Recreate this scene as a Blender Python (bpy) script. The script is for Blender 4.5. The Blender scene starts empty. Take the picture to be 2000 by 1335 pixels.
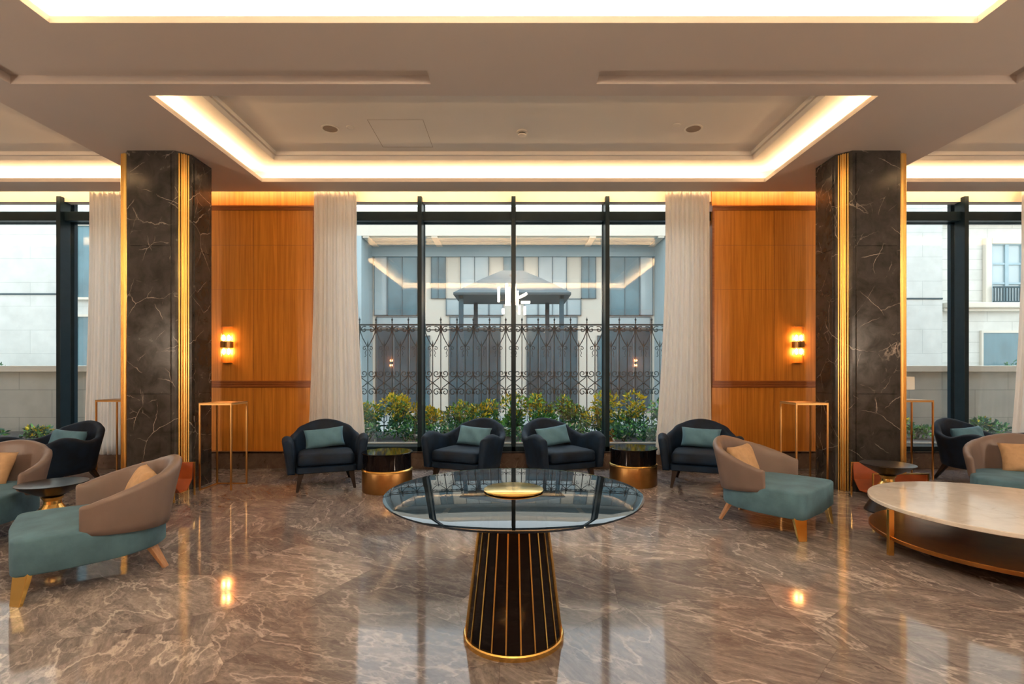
import bpy, math, random
from mathutils import Vector, Matrix
random.seed(7)
C = bpy.context.scene.collection
R = math.radians
PI = math.pi

# ------------------------------------------------------------ camera, world, exposure
EYE = 1.36
cam_d = bpy.data.cameras.new('camera'); cam = bpy.data.objects.new('camera', cam_d); C.objects.link(cam)
cam.location = (0, 0, EYE); cam.rotation_euler = (R(90), 0, 0)
cam_d.sensor_width = 36; cam_d.lens = 17.8; cam_d.shift_x = -0.0015; cam_d.shift_y = 0.03025
cam_d.clip_start = 0.05; cam_d.clip_end = 200
bpy.context.scene.camera = cam
vs = bpy.context.scene.view_settings
vs.view_transform = 'Standard'; vs.look = 'None'; vs.gamma = 1; vs.use_curve_mapping = False
vs.exposure = 0.9

w = bpy.data.worlds.new('world'); bpy.context.scene.world = w; w.use_nodes = True
wn = w.node_tree.nodes; wl = w.node_tree.links
bg = wn['Background']
tc = wn.new('ShaderNodeTexCoord'); sep = wn.new('ShaderNodeSeparateXYZ'); rp = wn.new('ShaderNodeValToRGB')
wl.new(tc.outputs['Generated'], sep.inputs[0]); wl.new(sep.outputs['Z'], rp.inputs[0]); wl.new(rp.outputs[0], bg.inputs[0])
rp.color_ramp.elements[0].position = 0.0; rp.color_ramp.elements[0].color = (.97, .96, .93, 1)
rp.color_ramp.elements[1].position = 0.8; rp.color_ramp.elements[1].color = (.72, .88, 1, 1)
SKY = 1.75
bg.inputs[1].default_value = SKY

COVE = (1.0, .66, .34)
def area(name, loc, rot, sx, sy, power, col):
    l = bpy.data.lights.new(name, 'AREA'); l.shape = 'RECTANGLE'; l.size = sx; l.size_y = sy
    l.energy = power; l.color = col
    o = bpy.data.objects.new(name, l); C.objects.link(o); o.location = loc; o.rotation_euler = rot
    return o
def point(name, loc, power, col, r=.03):
    l = bpy.data.lights.new(name, 'POINT'); l.energy = power; l.color = col; l.shadow_soft_size = r
    o = bpy.data.objects.new(name, l); C.objects.link(o); o.location = loc
    return o

# ------------------------------------------------------------ materials
MATS = {}
class NT:
    def __init__(s, name):
        s.m = bpy.data.materials.new(name); s.m.use_nodes = True; MATS[name] = s.m
        s.t = s.m.node_tree; s.n = s.t.nodes; s.l = s.t.links; s.p = s.n['Principled BSDF']; s.out = s.n['Material Output']
    def node(s, typ, **kw):
        n = s.n.new(typ)
        for k, v in kw.items():
            if k.startswith('i_'): n.inputs[k[2:].replace('_', ' ')].default_value = v
            else: setattr(n, k, v)
        return n
    def link(s, a, b): s.l.new(a, b)
    def coords(s, scale=(1, 1, 1), rot=(0, 0, 0), obj=True):
        t = s.node('ShaderNodeTexCoord'); mp = s.node('ShaderNodeMapping')
        mp.inputs['Scale'].default_value = scale; mp.inputs['Rotation'].default_value = rot
        if obj: s.link(t.outputs['Object'], mp.inputs[0])
        else:
            g = s.node('ShaderNodeNewGeometry'); s.link(g.outputs['Position'], mp.inputs[0])
        return mp.outputs[0]
    def noise(s, co, scale, detail=4, rough=.55, dist=0):
        n = s.node('ShaderNodeTexNoise'); n.inputs['Scale'].default_value = scale; n.inputs['Detail'].default_value = detail
        n.inputs['Roughness'].default_value = rough; n.inputs['Distortion'].default_value = dist
        s.link(co, n.inputs['Vector']); return n
    def ramp(s, fac, stops):
        r = s.node('ShaderNodeValToRGB'); e = r.color_ramp.elements
        while len(e) < len(stops): e.new(.5)
        for k, (p, c) in enumerate(stops):
            e[k].position = p; e[k].color = (c, c, c, 1) if isinstance(c, (int, float)) else (*c, 1)
        s.link(fac, r.inputs[0]); return r.outputs[0]
    def mix(s, fac, a, b, mode='MIX'):
        m = s.node('ShaderNodeMix', data_type='RGBA', blend_type=mode)
        for sock, v in ((m.inputs[0], fac), (m.inputs[6], a), (m.inputs[7], b)):
            if hasattr(v, 'links'): s.link(v, sock)
            elif isinstance(v, (int, float)): sock.default_value = v
            else: sock.default_value = (*v, 1)
        return m.outputs[2]
    def math(s, op, a, b=0.0):
        m = s.node('ShaderNodeMath', operation=op)
        for k, v in enumerate((a, b)):
            if hasattr(v, 'links'): s.link(v, m.inputs[k])
            else: m.inputs[k].default_value = v
        return m.outputs[0]
    def bump(s, h, strength=.2, dist=.01):
        b = s.node('ShaderNodeBump'); b.inputs['Strength'].default_value = strength; b.inputs['Distance'].default_value = dist
        s.link(h, b.inputs['Height']); s.link(b.outputs[0], s.p.inputs['Normal'])

def simple(name, col, rough=.5, metal=0, spec=.5, vary=0.12, nscale=8, sheen=0, coat=0, bump=0, emit=None, es=0):
    t = NT(name); p = t.p
    co = t.coords()
    n = t.noise(co, nscale, 4)
    d = tuple(max(0, c*(1-vary)) for c in col); l = tuple(min(1, c*(1+vary)) for c in col)
    t.link(t.ramp(n.outputs[0], [(.3, d), (.7, l)]), p.inputs['Base Color'])
    p.inputs['Roughness'].default_value = rough; p.inputs['Metallic'].default_value = metal
    p.inputs['Specular IOR Level'].default_value = spec
    if sheen:
        p.inputs['Sheen Weight'].default_value = sheen; p.inputs['Sheen Roughness'].default_value = .35
        p.inputs['Sheen Tint'].default_value = (*[min(1, c*2.5+.1) for c in col], 1)
    if coat: p.inputs['Coat Weight'].default_value = coat; p.inputs['Coat Roughness'].default_value = .05
    if bump: t.bump(t.noise(co, nscale*12, 3).outputs[0], bump, .004)
    if emit: p.inputs['Emission Color'].default_value = (*emit, 1); p.inputs['Emission Strength'].default_value = es
    return t.m

def make_floor_mat():
    t = NT('floor_marble'); p = t.p
    co = t.coords((1, 1, 1), obj=False)
    warp = t.noise(co, .55, 2)
    v = t.node('ShaderNodeTexVoronoi', feature='F1'); v.inputs['Scale'].default_value = 1.25; v.inputs['Randomness'].default_value = .85
    t.link(co, v.inputs['Vector'])
    ve = t.node('ShaderNodeTexVoronoi', feature='DISTANCE_TO_EDGE'); ve.inputs['Scale'].default_value = 1.25; ve.inputs['Randomness'].default_value = .85
    t.link(co, ve.inputs['Vector'])
    rv = t.node('ShaderNodeVectorRotate', rotation_type='Z_AXIS')
    t.link(co, rv.inputs['Vector'])
    sepc = t.node('ShaderNodeSeparateColor'); t.link(v.outputs['Color'], sepc.inputs[0])
    ang = t.math('MULTIPLY', sepc.outputs[0], 1.2)
    t.link(t.math('ADD', ang, .2), rv.inputs['Angle'])
    ad = t.node('ShaderNodeVectorMath', operation='MULTIPLY_ADD')
    t.link(v.outputs['Color'], ad.inputs[0]); ad.inputs[1].default_value = (9, 7, 5); t.link(rv.outputs[0], ad.inputs[2])
    st = t.node('ShaderNodeMapping'); st.inputs['Scale'].default_value = (1, 3.0, 1); t.link(ad.outputs[0], st.inputs[0])
    base = t.noise(st.outputs[0], 2.4, 9, .68, 1.3)
    fine = t.noise(st.outputs[0], 22, 6, .7, .6)
    c1 = t.ramp(base.outputs[0], [(.28, (.118, .108, .114)), (.45, (.195, .182, .19)), (.58, (.275, .258, .262)), (.74, (.42, .40, .40))])
    c1 = t.mix(.5, c1, t.ramp(fine.outputs[0], [(.3, (.45, .43, .42)), (.7, (1.35, 1.32, 1.28))]), 'MULTIPLY')
    def vein(scale, wdt, dist, src):
        n = t.noise(src, scale, 6, .54, dist)
        r = t.math('ABSOLUTE', t.math('SUBTRACT', n.outputs[0], .5))
        return t.ramp(r, [(0, 1.0), (wdt, 0.0)])
    st2 = t.node('ShaderNodeMapping'); st2.inputs['Scale'].default_value = (1, 2.4, 1); st2.inputs['Rotation'].default_value = (0, 0, .6); t.link(ad.outputs[0], st2.inputs[0])
    st3 = t.node('ShaderNodeMapping'); st3.inputs['Scale'].default_value = (1, 2.0, 1); st3.inputs['Rotation'].default_value = (0, 0, -.9); t.link(ad.outputs[0], st3.inputs[0])
    vn1 = vein(.9, .010, .15, st2.outputs[0])
    vn2 = vein(3.0, .020, .3, st3.outputs[0])
    vn3 = vein(5.5, .030, .3, st2.outputs[0])
    gate = t.ramp(t.noise(ad.outputs[0], 1.1, 3).outputs[0], [(.45, .1), (.62, 1)])
    gate2 = t.ramp(t.noise(st.outputs[0], .9, 2).outputs[0], [(.40, 0), (.60, 1)])
    c2 = t.mix(t.math('MULTIPLY', vn1, .6), c1, (.66, .62, .60))
    c3 = t.mix(t.math('MULTIPLY', t.math('MULTIPLY', vn2, gate), .5), c2, (.54, .50, .47))
    c3 = t.mix(t.math('MULTIPLY', t.math('MULTIPLY', vn3, gate2), .35), c3, (.52, .48, .46))
    tone = t.ramp(sepc.outputs[1], [(0, (.78, .77, .78)), (1, (1.28, 1.26, 1.23))])
    c4 = t.mix(1.0, c3, tone, 'MULTIPLY')
    joint = t.ramp(ve.outputs['Distance'], [(0, (.78, .74, .72)), (.004, (1, 1, 1))])
    c5 = t.mix(1.0, c4, joint, 'MULTIPLY')
    t.link(c5, p.inputs['Base Color'])
    t.link(t.ramp(fine.outputs[0], [(.3, .05), (.7, .09)]), p.inputs['Roughness'])
    p.inputs['Specular IOR Level'].default_value = .38
    p.inputs['Coat Weight'].default_value = .05; p.inputs['Coat Roughness'].default_value = .06
    return t.m

def make_dark_marble(name='dark_marble', a=(.020, .019, .018), b=(.058, .054, .050), vcol=(.55, .48, .42), rough=.16, vw=.0065, scale=1.0, vamt=.8):
    t = NT(name); p = t.p
    co = t.coords((1, 1, 1), obj=False)
    base = t.noise(co, 5*scale, 8, .65, .6)
    c1 = t.ramp(base.outputs[0], [(.3, a), (.7, b)])
    mp = t.node('ShaderNodeMapping'); mp.inputs['Rotation'].default_value = (.5, .9, .4); mp.inputs['Scale'].default_value = (1, 1, 1); t.link(co, mp.inputs[0])
    wp = t.noise(co, 7, 4); vadd = t.node('ShaderNodeVectorMath', operation='MULTIPLY_ADD')
    t.link(wp.outputs['Color'], vadd.inputs[0]); vadd.inputs[1].default_value = (.07, .07, .07); t.link(mp.outputs[0], vadd.inputs[2])
    def vein(scale, wdt, sc):
        m2 = t.node('ShaderNodeMapping'); m2.inputs['Scale'].default_value = sc; t.link(vadd.outputs[0], m2.inputs[0])
        n = t.node('ShaderNodeTexVoronoi', feature='DISTANCE_TO_EDGE'); n.inputs['Scale'].default_value = scale; t.link(m2.outputs[0], n.inputs['Vector'])
        return t.ramp(n.outputs['Distance'], [(0, 1.0), (wdt, 0.0)])
    v1 = vein(1.9*scale, vw, (1, 1, .45)); v2 = vein(3.6*scale, vw*1.4, (.5, 1, 1))
    g1 = t.ramp(t.noise(co, 2.6, 3).outputs[0], [(.48, 0), (.62, 1)])
    g2 = t.ramp(t.noise(mp.outputs[0], 3.1, 3).outputs[0], [(.5, 0), (.66, 1)])
    f = t.math('MAXIMUM', t.math('MULTIPLY', v1, g1), t.math('MULTIPLY', v2, g2))
    t.link(t.mix(t.math('MULTIPLY', f, vamt), c1, vcol), p.inputs['Base Color'])
    t.link(t.ramp(base.outputs[0], [(.3, rough), (.7, rough+.12)]), p.inputs['Roughness'])
    return t.m

def make_wood(name, dark, light, axis='z', rough=.38, sc=1.0):
    t = NT(name); p = t.p
    s = {'z': (38, 38, 1.1), 'x': (1.1, 38, 38)}[axis]
    co = t.coords(tuple(k*sc for k in s), obj=False)
    n = t.noise(co, 1.0, 5, .6, .4)
    n2 = t.noise(t.coords((6, 6, .35), obj=False), 1.0, 3, .5)
    c = t.ramp(n.outputs[0], [(.3, dark), (.68, light)])
    c = t.mix(.5, c, t.ramp(n2.outputs[0], [(.3, (.78, .74, .7)), (.7, (1.1, 1.1, 1.1))]), 'MULTIPLY')
    t.link(c, p.inputs['Base Color']); p.inputs['Roughness'].default_value = rough
    t.bump(n.outputs[0], .08, .003)
    return t.m

def make_glass(name, tint=(.86, .94, .95), ior=1.5, rough=0.0, gcol=(1, 1, 1)):
    t = NT(name); t.n.remove(t.p)
    tr = t.node('ShaderNodeBsdfTransparent'); tr.inputs[0].default_value = (*tint, 1)
    gl = t.node('ShaderNodeBsdfGlossy'); gl.inputs['Color'].default_value = (*gcol, 1); gl.inputs['Roughness'].default_value = rough
    fr = t.node('ShaderNodeFresnel'); fr.inputs[0].default_value = ior
    # keep the same reflectance from both sides of the pane
    g = t.node('ShaderNodeNewGeometry'); vm = t.node('ShaderNodeVectorMath', operation='DOT_PRODUCT')
    t.link(g.outputs['Incoming'], vm.inputs[0]); t.link(g.outputs['Normal'], vm.inputs[1])
    c = t.math('ABSOLUTE', vm.outputs['Value'])
    # schlick
    f0 = ((ior-1)/(ior+1))**2
    one = t.math('SUBTRACT', 1.0, c); p5 = t.math('POWER', one, 5.0)
    fac = t.math('ADD', t.math('MULTIPLY', p5, 1-f0), f0)
    mx = t.node('ShaderNodeMixShader'); t.link(fac, mx.inputs[0]); t.link(tr.outputs[0], mx.inputs[1]); t.link(gl.outputs[0], mx.inputs[2])
    t.link(mx.outputs[0], t.out.inputs[0]); t.n.remove(fr)
    return t.m

def make_curtain():
    t = NT('sheer_curtain'); t.n.remove(t.p)
    co = t.coords((120, 120, 6))
    n = t.noise(co, 1.0, 3)
    col = t.ramp(n.outputs[0], [(.3, (.90, .88, .85)), (.7, (.96, .95, .93))])
    d = t.node('ShaderNodeBsdfDiffuse'); tl = t.node('ShaderNodeBsdfTranslucent'); tr = t.node('ShaderNodeBsdfTransparent')
    t.link(col, d.inputs[0]); t.link(col, tl.inputs[0])
    m1 = t.node('ShaderNodeMixShader'); m1.inputs[0].default_value = .5; t.link(d.outputs[0], m1.inputs[1]); t.link(tl.outputs[0], m1.inputs[2])
    m2 = t.node('ShaderNodeMixShader'); m2.inputs[0].default_value = .10; t.link(m1.outputs[0], m2.inputs[1]); t.link(tr.outputs[0], m2.inputs[2])
    t.link(m2.outputs[0], t.out.inputs[0])
    return t.m

def make_stone_blocks(name, col, bw, bh, mortar=(.5, .5, .5), off=.5, msize=.01, axes='xz'):
    t = NT(name); p = t.p
    g = t.node('ShaderNodeNewGeometry'); s = t.node('ShaderNodeSeparateXYZ'); cb = t.node('ShaderNodeCombineXYZ')
    t.link(g.outputs['Position'], s.inputs[0]); t.link(s.outputs[0 if axes[0] == 'x' else 1], cb.inputs[0]); t.link(s.outputs[2], cb.inputs[1])
    b = t.node('ShaderNodeTexBrick'); b.offset = off
    b.inputs['Scale'].default_value = 1; b.inputs['Brick Width'].default_value = bw; b.inputs['Row Height'].default_value = bh
    b.inputs['Mortar Size'].default_value = msize; b.inputs['Mortar Smooth'].default_value = .1
    b.inputs['Color1'].default_value = (*[c*.95 for c in col], 1); b.inputs['Color2'].default_value = (*col, 1)
    b.inputs['Mortar'].default_value = (*[c*m for c, m in zip(col, mortar)], 1)
    t.link(cb.outputs[0], b.inputs['Vector'])
    n = t.noise(t.coords(obj=False), 3, 5)
    t.link(t.mix(1.0, b.outputs[0], t.ramp(n.outputs[0], [(.3, .88), (.7, 1.05)]), 'MULTIPLY'), p.inputs['Base Color'])
    p.inputs['Roughness'].default_value = .8
    return t.m

make_floor_mat(); make_dark_marble()
make_dark_marble('brown_marble', (.07, .048, .038), (.17, .12, .095), (.5, .42, .34), .25, .012, 1.6, .6)
make_dark_marble('pale_marble', (.74, .73, .70), (.88, .87, .84), (.42, .34, .27), .07, .03, 1.2, .45)
make_wood('panel_wood', (.48, .165, .017), (.72, .295, .042))
make_wood('moulding_wood', (.24, .07, .014), (.36, .12, .03), 'x')
make_wood('dark_wood', (.006, .004, .004), (.018, .010, .008))
make_wood('pale_wood', (.42, .22, .11), (.58, .34, .19))
make_glass('window_glass', (.94, .965, .965), 1.62)
make_glass('smoked_glass', (.20, .27, .33), 1.6, 0.0)
make_glass('rod_glass', (.97, .93, .85), 1.5)
make_curtain()
simple('ceiling_paint', (.60, .54, .50), .75, vary=.02, nscale=1)
simple('cove_paint', (.72, .69, .65), .75, vary=.02, nscale=1)
simple('brass', (.92, .60, .19), .27, 1, vary=.06)
simple('satin_brass', (.66, .38, .14), .34, 1, vary=.06)
simple('bright_brass', (.90, .66, .22), .20, 1, vary=.05)
simple('antique_brass', (.42, .24, .09), .36, 1, vary=.15)
simple('bronze_sheet', (.36, .16, .045), .28, .9, vary=.15)
simple('black_lacquer', (.005, .0045, .006), .06, spec=.28, vary=.3, coat=0)
simple('black_wood', (.012, .011, .012), .28, vary=.3)
simple('window_metal', (.012, .027, .038), .35, .0, spec=.2, vary=.1)
simple('navy_velvet', (.0028, .0145, .038), .65, spec=.3, vary=.5, nscale=6, sheen=.05, bump=.15)
simple('teal_velvet', (.080, .190, .275), .8, vary=.28, nscale=5, sheen=.25, bump=.2)
simple('teal_cushion', (.095, .235, .35), .85, vary=.10, nscale=10, sheen=.2, bump=.3)
simple('taupe_leather', (.205, .160, .147), .42, vary=.06, nscale=6, bump=.08)
simple('beige_cushion', (.56, .38, .22), .85, vary=.10, nscale=22, bump=.35)
simple('rust_leather', (.34, .075, .018), .4, vary=.15)
simple('white_plastic', (.70, .66, .60), .5, vary=.03)
simple('grey_grille', (.28, .21, .16), .7, vary=.08)
simple('black_plastic', (.02, .02, .02), .4)
simple('blind_fabric', (.76, .70, .64), .8, vary=.02)
simple('iron', (.040, .075, .090), .7, 0, spec=.15, vary=.15)
simple('facade_white', (.68, .625, .535), .8, vary=.04, nscale=.6)
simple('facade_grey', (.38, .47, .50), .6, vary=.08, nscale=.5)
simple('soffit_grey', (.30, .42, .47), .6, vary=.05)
simple('facade_glass', (.095, .19, .225), .12, vary=.35, nscale=.8)
simple('facade_dark_glass', (.050, .100, .122), .12, vary=.35, nscale=.8)
simple('facade_pale_glass', (.42, .50, .52), .12, vary=.12, nscale=.6)
simple('slate_roof', (.075, .105, .115), .6, vary=.1)
simple('blue_post', (.055, .12, .155), .5, vary=.1)
simple('frame_slate', (.12, .17, .19), .5, vary=.05)
simple('soil', (.05, .045, .04), .95, vary=.4, nscale=12)
simple('paving', (.42, .42, .40), .9, vary=.1, nscale=2)
simple('leaf_green', (.12, .36, .075), .6, vary=.5, nscale=9)
simple('leaf_dark', (.05, .17, .105), .6, vary=.4, nscale=9)
simple('leaf_yellow', (.66, .53, .025), .6, vary=.3, nscale=9)
simple('stem', (.09, .07, .045), .8)
simple('orange_glaze', (.62, .22, .04), .4, vary=.2, nscale=5)
simple('bulb', (1, .8, .5), .4, emit=(1, .56, .21), es=62)
simple('lamp_tube', (1, .85, .6), .4, emit=(1, .80, .58), es=48)
simple('lamp_shade', (1, .85, .65), .6, emit=(1, .62, .34), es=2.2)
make_stone_blocks('stone_panels', (.60, .61, .58), 2.1, .62, (.72, .74, .75), .5, .006)
make_stone_blocks('stone_courses', (.66, .65, .60), 1.3, .27, (.66, .68, .68), .5, .007)
make_stone_blocks('parapet_stone', (.50, .51, .47), 1.25, .52, (.6, .62, .62), .5, .006)

# ------------------------------------------------------------ mesh builder
class MB:
    def __init__(s): s.v = []; s.f = []; s.mi = []; s.cur = 0
    def add(s, vs_, fs):
        o = len(s.v); s.v += [tuple(p) for p in vs_]
        for f in fs: s.f.append([i+o for i in f]); s.mi.append(s.cur)
        return s
    def box(s, x0, y0, z0, x1, y1, z1):
        return s.add([(x0,y0,z0),(x1,y0,z0),(x1,y1,z0),(x0,y1,z0),(x0,y0,z1),(x1,y0,z1),(x1,y1,z1),(x0,y1,z1)],
                     [(0,3,2,1),(4,5,6,7),(0,1,5,4),(1,2,6,5),(2,3,7,6),(3,0,4,7)])
    def prism(s, poly, z0, z1):
        n = len(poly)
        return s.add([(x,y,z0) for x,y in poly]+[(x,y,z1) for x,y in poly],
                     [tuple(range(n-1,-1,-1)), tuple(range(n,2*n))]+[(i,(i+1)%n,(i+1)%n+n,i+n) for i in range(n)])
    def loft(s, rings, closed=True, cap0=True, cap1=True, closed_u=False):
        n = len(rings[0]); vs_ = [p for r in rings for p in r]; fs = []
        m = len(rings)
        for k in range(m if closed_u else m-1):
            k2 = (k+1) % m
            for i in range(n if closed else n-1):
                j = (i+1) % n
                fs.append((k*n+i, k*n+j, k2*n+j, k2*n+i))
        if not closed_u:
            if cap0: fs.append(tuple(range(n-1,-1,-1)))
            if cap1: fs.append(tuple(range((m-1)*n, m*n)))
        return s.add(vs_, fs)
    def lathe(s, prof, n=40, cx=0, cy=0):
        rings = [[(cx+r*math.cos(2*PI*i/n), cy+r*math.sin(2*PI*i/n), z) for i in range(n)] for r, z in prof]
        return s.loft(rings)
    def tube(s, path, r, n=6, closed=False, flat=1.0):
        P = [Vector(p) for p in path]; m = len(P); rings = []
        for k in range(m):
            a = P[k-1] if (k > 0 or closed) else P[k]; b = P[(k+1) % m] if (k < m-1 or closed) else P[k]
            t = (b-a)
            if t.length < 1e-9: t = Vector((0,0,1))
            t.normalize()
            up = Vector((0,1,0)) if abs(t.y) < .9 else Vector((1,0,0))
            u = t.cross(up).normalized(); v = t.cross(u).normalized()
            rr = r[k] if isinstance(r, (list, tuple)) else r
            rings.append([P[k]+u*math.cos(2*PI*i/n)*rr+v*math.sin(2*PI*i/n)*rr*flat for i in range(n)])
        return s.loft(rings, closed_u=closed)
    def bar(s, a, b, wx, wy):   # upright tapered bar between two points; wx,wy = (w_bottom, w_top)
        rings = []
        for p, k in ((a, 0), (b, 1)):
            x, y = wx[k]/2, wy[k]/2
            rings.append([(p[0]-x,p[1]-y,p[2]),(p[0]+x,p[1]-y,p[2]),(p[0]+x,p[1]+y,p[2]),(p[0]-x,p[1]+y,p[2])])
        return s.loft(rings)
    def build(s, name, mat, parent=None, smooth=False, bevel=0, subsurf=0, label=None, loc=None, angle=35):
        me = bpy.data.meshes.new(name); me.from_pydata(s.v, [], s.f)
        mats = mat if isinstance(mat, (list, tuple)) else [mat]
        for m in mats: me.materials.append(MATS[m])
        for i, p in enumerate(me.polygons): p.material_index = s.mi[i] if len(mats) > 1 else 0
        me.validate(); me.update()
        if smooth:
            me.shade_smooth()
            if angle: me.set_sharp_from_angle(angle=R(angle))
        o = bpy.data.objects.new(name, me); C.objects.link(o)
        if parent: o.parent = parent
        if loc: o.location = loc
        if bevel:
            b = o.modifiers.new('bevel', 'BEVEL'); b.width = bevel; b.segments = 2; b.limit_method = 'ANGLE'; b.angle_limit = R(40)
        if subsurf:
            b = o.modifiers.new('subsurf', 'SUBSURF'); b.levels = subsurf; b.render_levels = subsurf
        if label: o['label'] = label
        return o
def tag(o, label, cat, group=None, kind=None):
    o['label'] = label; o['category'] = cat
    if group: o['group'] = group
    if kind: o['kind'] = kind
    return o
def thing(name, label, cat, loc=(0,0,0), rz=0, group=None, kind=None):
    o = bpy.data.objects.new(name, None); C.objects.link(o); o.location = loc; o.rotation_euler = (0,0,rz)
    o.empty_display_size = .1
    return tag(o, label, cat, group, kind)
def copy_tree(o, parent=None):
    c = o.copy(); C.objects.link(c)
    if parent: c.parent = parent
    for ch in list(o.children): copy_tree(ch, c)
    return c
def dup(root, loc, rz, label):
    c = copy_tree(root); c.location = loc; c.rotation_euler = (root.rotation_euler[0], root.rotation_euler[1], rz); c['label'] = label
    return c
def structure(o, label=None):
    o['kind'] = 'structure'
    if label: o['label'] = label
    return o

# ------------------------------------------------------------ room shell
ZC = 3.91; LIP = .05; ZU = 4.10; ROOF = 4.45
XW = 12.4; YB = -5.4; YS = 7.12; YWALL = 7.30; YG = 7.47
structure(MB().box(-XW, YB, -.1, XW, YG+.05, 0).build('floor', 'floor_marble'), 'polished brown and grey marble floor with pale veins')

# ceiling slab as a grid of cells with openings and grooves
coffers = [(-3.36, 4.66, 3.36, 6.76), (-3.38, -.57, 3.38, 3.69), (-11.56, 4.66, -4.84, 6.76), (4.84, 4.66, 11.56, 6.76)]
grooves = []
for s in (-1, 1):
    x0, x1 = sorted((s*.73, s*4.44)); grooves.append((x0, 4.27, x1, 4.47))
    x0, x1 = sorted((s*4.24, s*4.44)); grooves.append((x0, -1.2, x1, 4.47))
xs = sorted({-XW, XW} | {r[0] for r in coffers+grooves} | {r[2] for r in coffers+grooves})
ys = sorted({YB, YS} | {r[1] for r in coffers+grooves} | {r[3] for r in coffers+grooves})
def cell(i, j):
    if i < 0 or j < 0 or i >= len(xs)-1 or j >= len(ys)-1: return 'solid'
    x = (xs[i]+xs[i+1])/2; y = (ys[j]+ys[j+1])/2
    for r in coffers:
        if r[0] < x < r[2] and r[1] < y < r[3]: return 'hole'
    for r in grooves:
        if r[0] < x < r[2] and r[1] < y < r[3]: return 'groove'
    return 'solid'
H = {'solid': ZC, 'groove': ZC+.075, 'hole': ZC+LIP+.06}
m = MB()
for i in range(len(xs)-1):
    for j in range(len(ys)-1):
        k = cell(i, j); x0, x1, y0, y1 = xs[i], xs[i+1], ys[j], ys[j+1]
        if k != 'hole':
            z = H[k]; m.add([(x0,y0,z),(x0,y1,z),(x1,y1,z),(x1,y0,z)], [(0,1,2,3)])
            zt = ZC+LIP if k == 'solid' else ZC+.11
            m.add([(x0,y0,zt),(x1,y0,zt),(x1,y1,zt),(x0,y1,zt)], [(0,1,2,3)])
        for (a, b, p, q) in ((i+1, j, (x1,y0), (x1,y1)), (i, j+1, (x0,y1), (x1,y1))):
            k2 = cell(a, b) if a < len(xs)-1 and b < len(ys)-1 else None
            if k2 and k2 != k:
                za = min(H[k], H[k2]); zb = ZC+LIP if 'hole' in (k, k2) else max(H[k], H[k2])
                m.add([(*p,za),(*q,za),(*q,zb),(*p,zb)], [(0,1,2,3)])
m.add([(-XW,YS,ZC),(XW,YS,ZC),(XW,YS,ZC+LIP),(-XW,YS,ZC+LIP)], [(0,1,2,3)])
structure(m.build('ceiling', 'ceiling_paint'), 'taupe painted plaster ceiling with stepped light coves')

CL = .17   # ledge behind the lip
for ci, (x0, y0, x1, y1) in enumerate(coffers):
    cab = MB(); X0, Y0, X1, Y1 = x0-CL, y0-CL, x1+CL, y1+CL
    zb = ZC+LIP
    for a, b in (((X0,Y0),(X1,Y0)), ((X1,Y0),(X1,Y1)), ((X1,Y1),(X0,Y1)), ((X0,Y1),(X0,Y0))):
        cab.add([(*a,zb),(*b,zb),(*b,ZU),(*a,ZU)], [(0,1,2,3)])
    # stepped inner tray: cove band, moulding step, recessed centre
    def rr(d): return (x0+d, y0+d, x1-d, y1-d)
    def ring(ra, za, rb, zb_):
        A = [(ra[0],ra[1],za),(ra[2],ra[1],za),(ra[2],ra[3],za),(ra[0],ra[3],za)]
        B = [(rb[0],rb[1],zb_),(rb[2],rb[1],zb_),(rb[2],rb[3],zb_),(rb[0],rb[3],zb_)]
        cab.add(A+B, [(0,1,5,4),(1,2,6,5),(2,3,7,6),(3,0,4,7)])
    O = (X0, Y0, X1, Y1)
    ring(O, ZU, rr(.28), ZU); ring(rr(.28), ZU, rr(.28), ZU-.02); ring(rr(.28), ZU-.02, rr(.30), ZU-.02)
    ring(rr(.30), ZU-.02, rr(.33), ZU+.015); ring(rr(.33), ZU+.015, rr(.36), ZU+.015); ring(rr(.36), ZU+.015, rr(.36), ZU+.06)
    q = rr(.36); cab.add([(q[0],q[1],ZU+.06),(q[0],q[3],ZU+.06),(q[2],q[3],ZU+.06),(q[2],q[1],ZU+.06)], [(0,1,2,3)])
    structure(cab.build('ceiling', 'cove_paint'), 'recessed ceiling tray with stepped moulding and warm cove glow')
    pw = (3.2, 7, 3.2, 3.2)[ci]
    zl = ZC+LIP+.015
    W = x1-x0; D = y1-y0; e = .085
    area('cove_light', ((x0+x1)/2, y0-e, zl), (R(180), 0, 0), W, .05, pw*W, COVE)
    area('cove_light', ((x0+x1)/2, y1+e, zl), (R(180), 0, 0), W, .05, pw*W, COVE)
    area('cove_light', (x0-e, (y0+y1)/2, zl), (R(180), 0, R(90)), D, .05, pw*D, COVE)
    area('cove_light', (x1+e, (y0+y1)/2, zl), (R(180), 0, R(90)), D, .05, pw*D, COVE)
# wall-wash slot along the window wall
m = MB(); m.box(-XW, 6.95, ZC+LIP, XW, 6.97, 4.25).box(-XW, 6.95, 4.25, XW, 7.62, 4.27)
structure(m.build('ceiling', 'cove_paint'), 'light slot between ceiling edge and window wall')
for k in range(6):
    area('wall_wash_light', (-10.3+k*4.12, 7.03, 4.06), (R(62), 0, 0), 4.0, .04, 13, (1.0, .60, .27))
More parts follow.
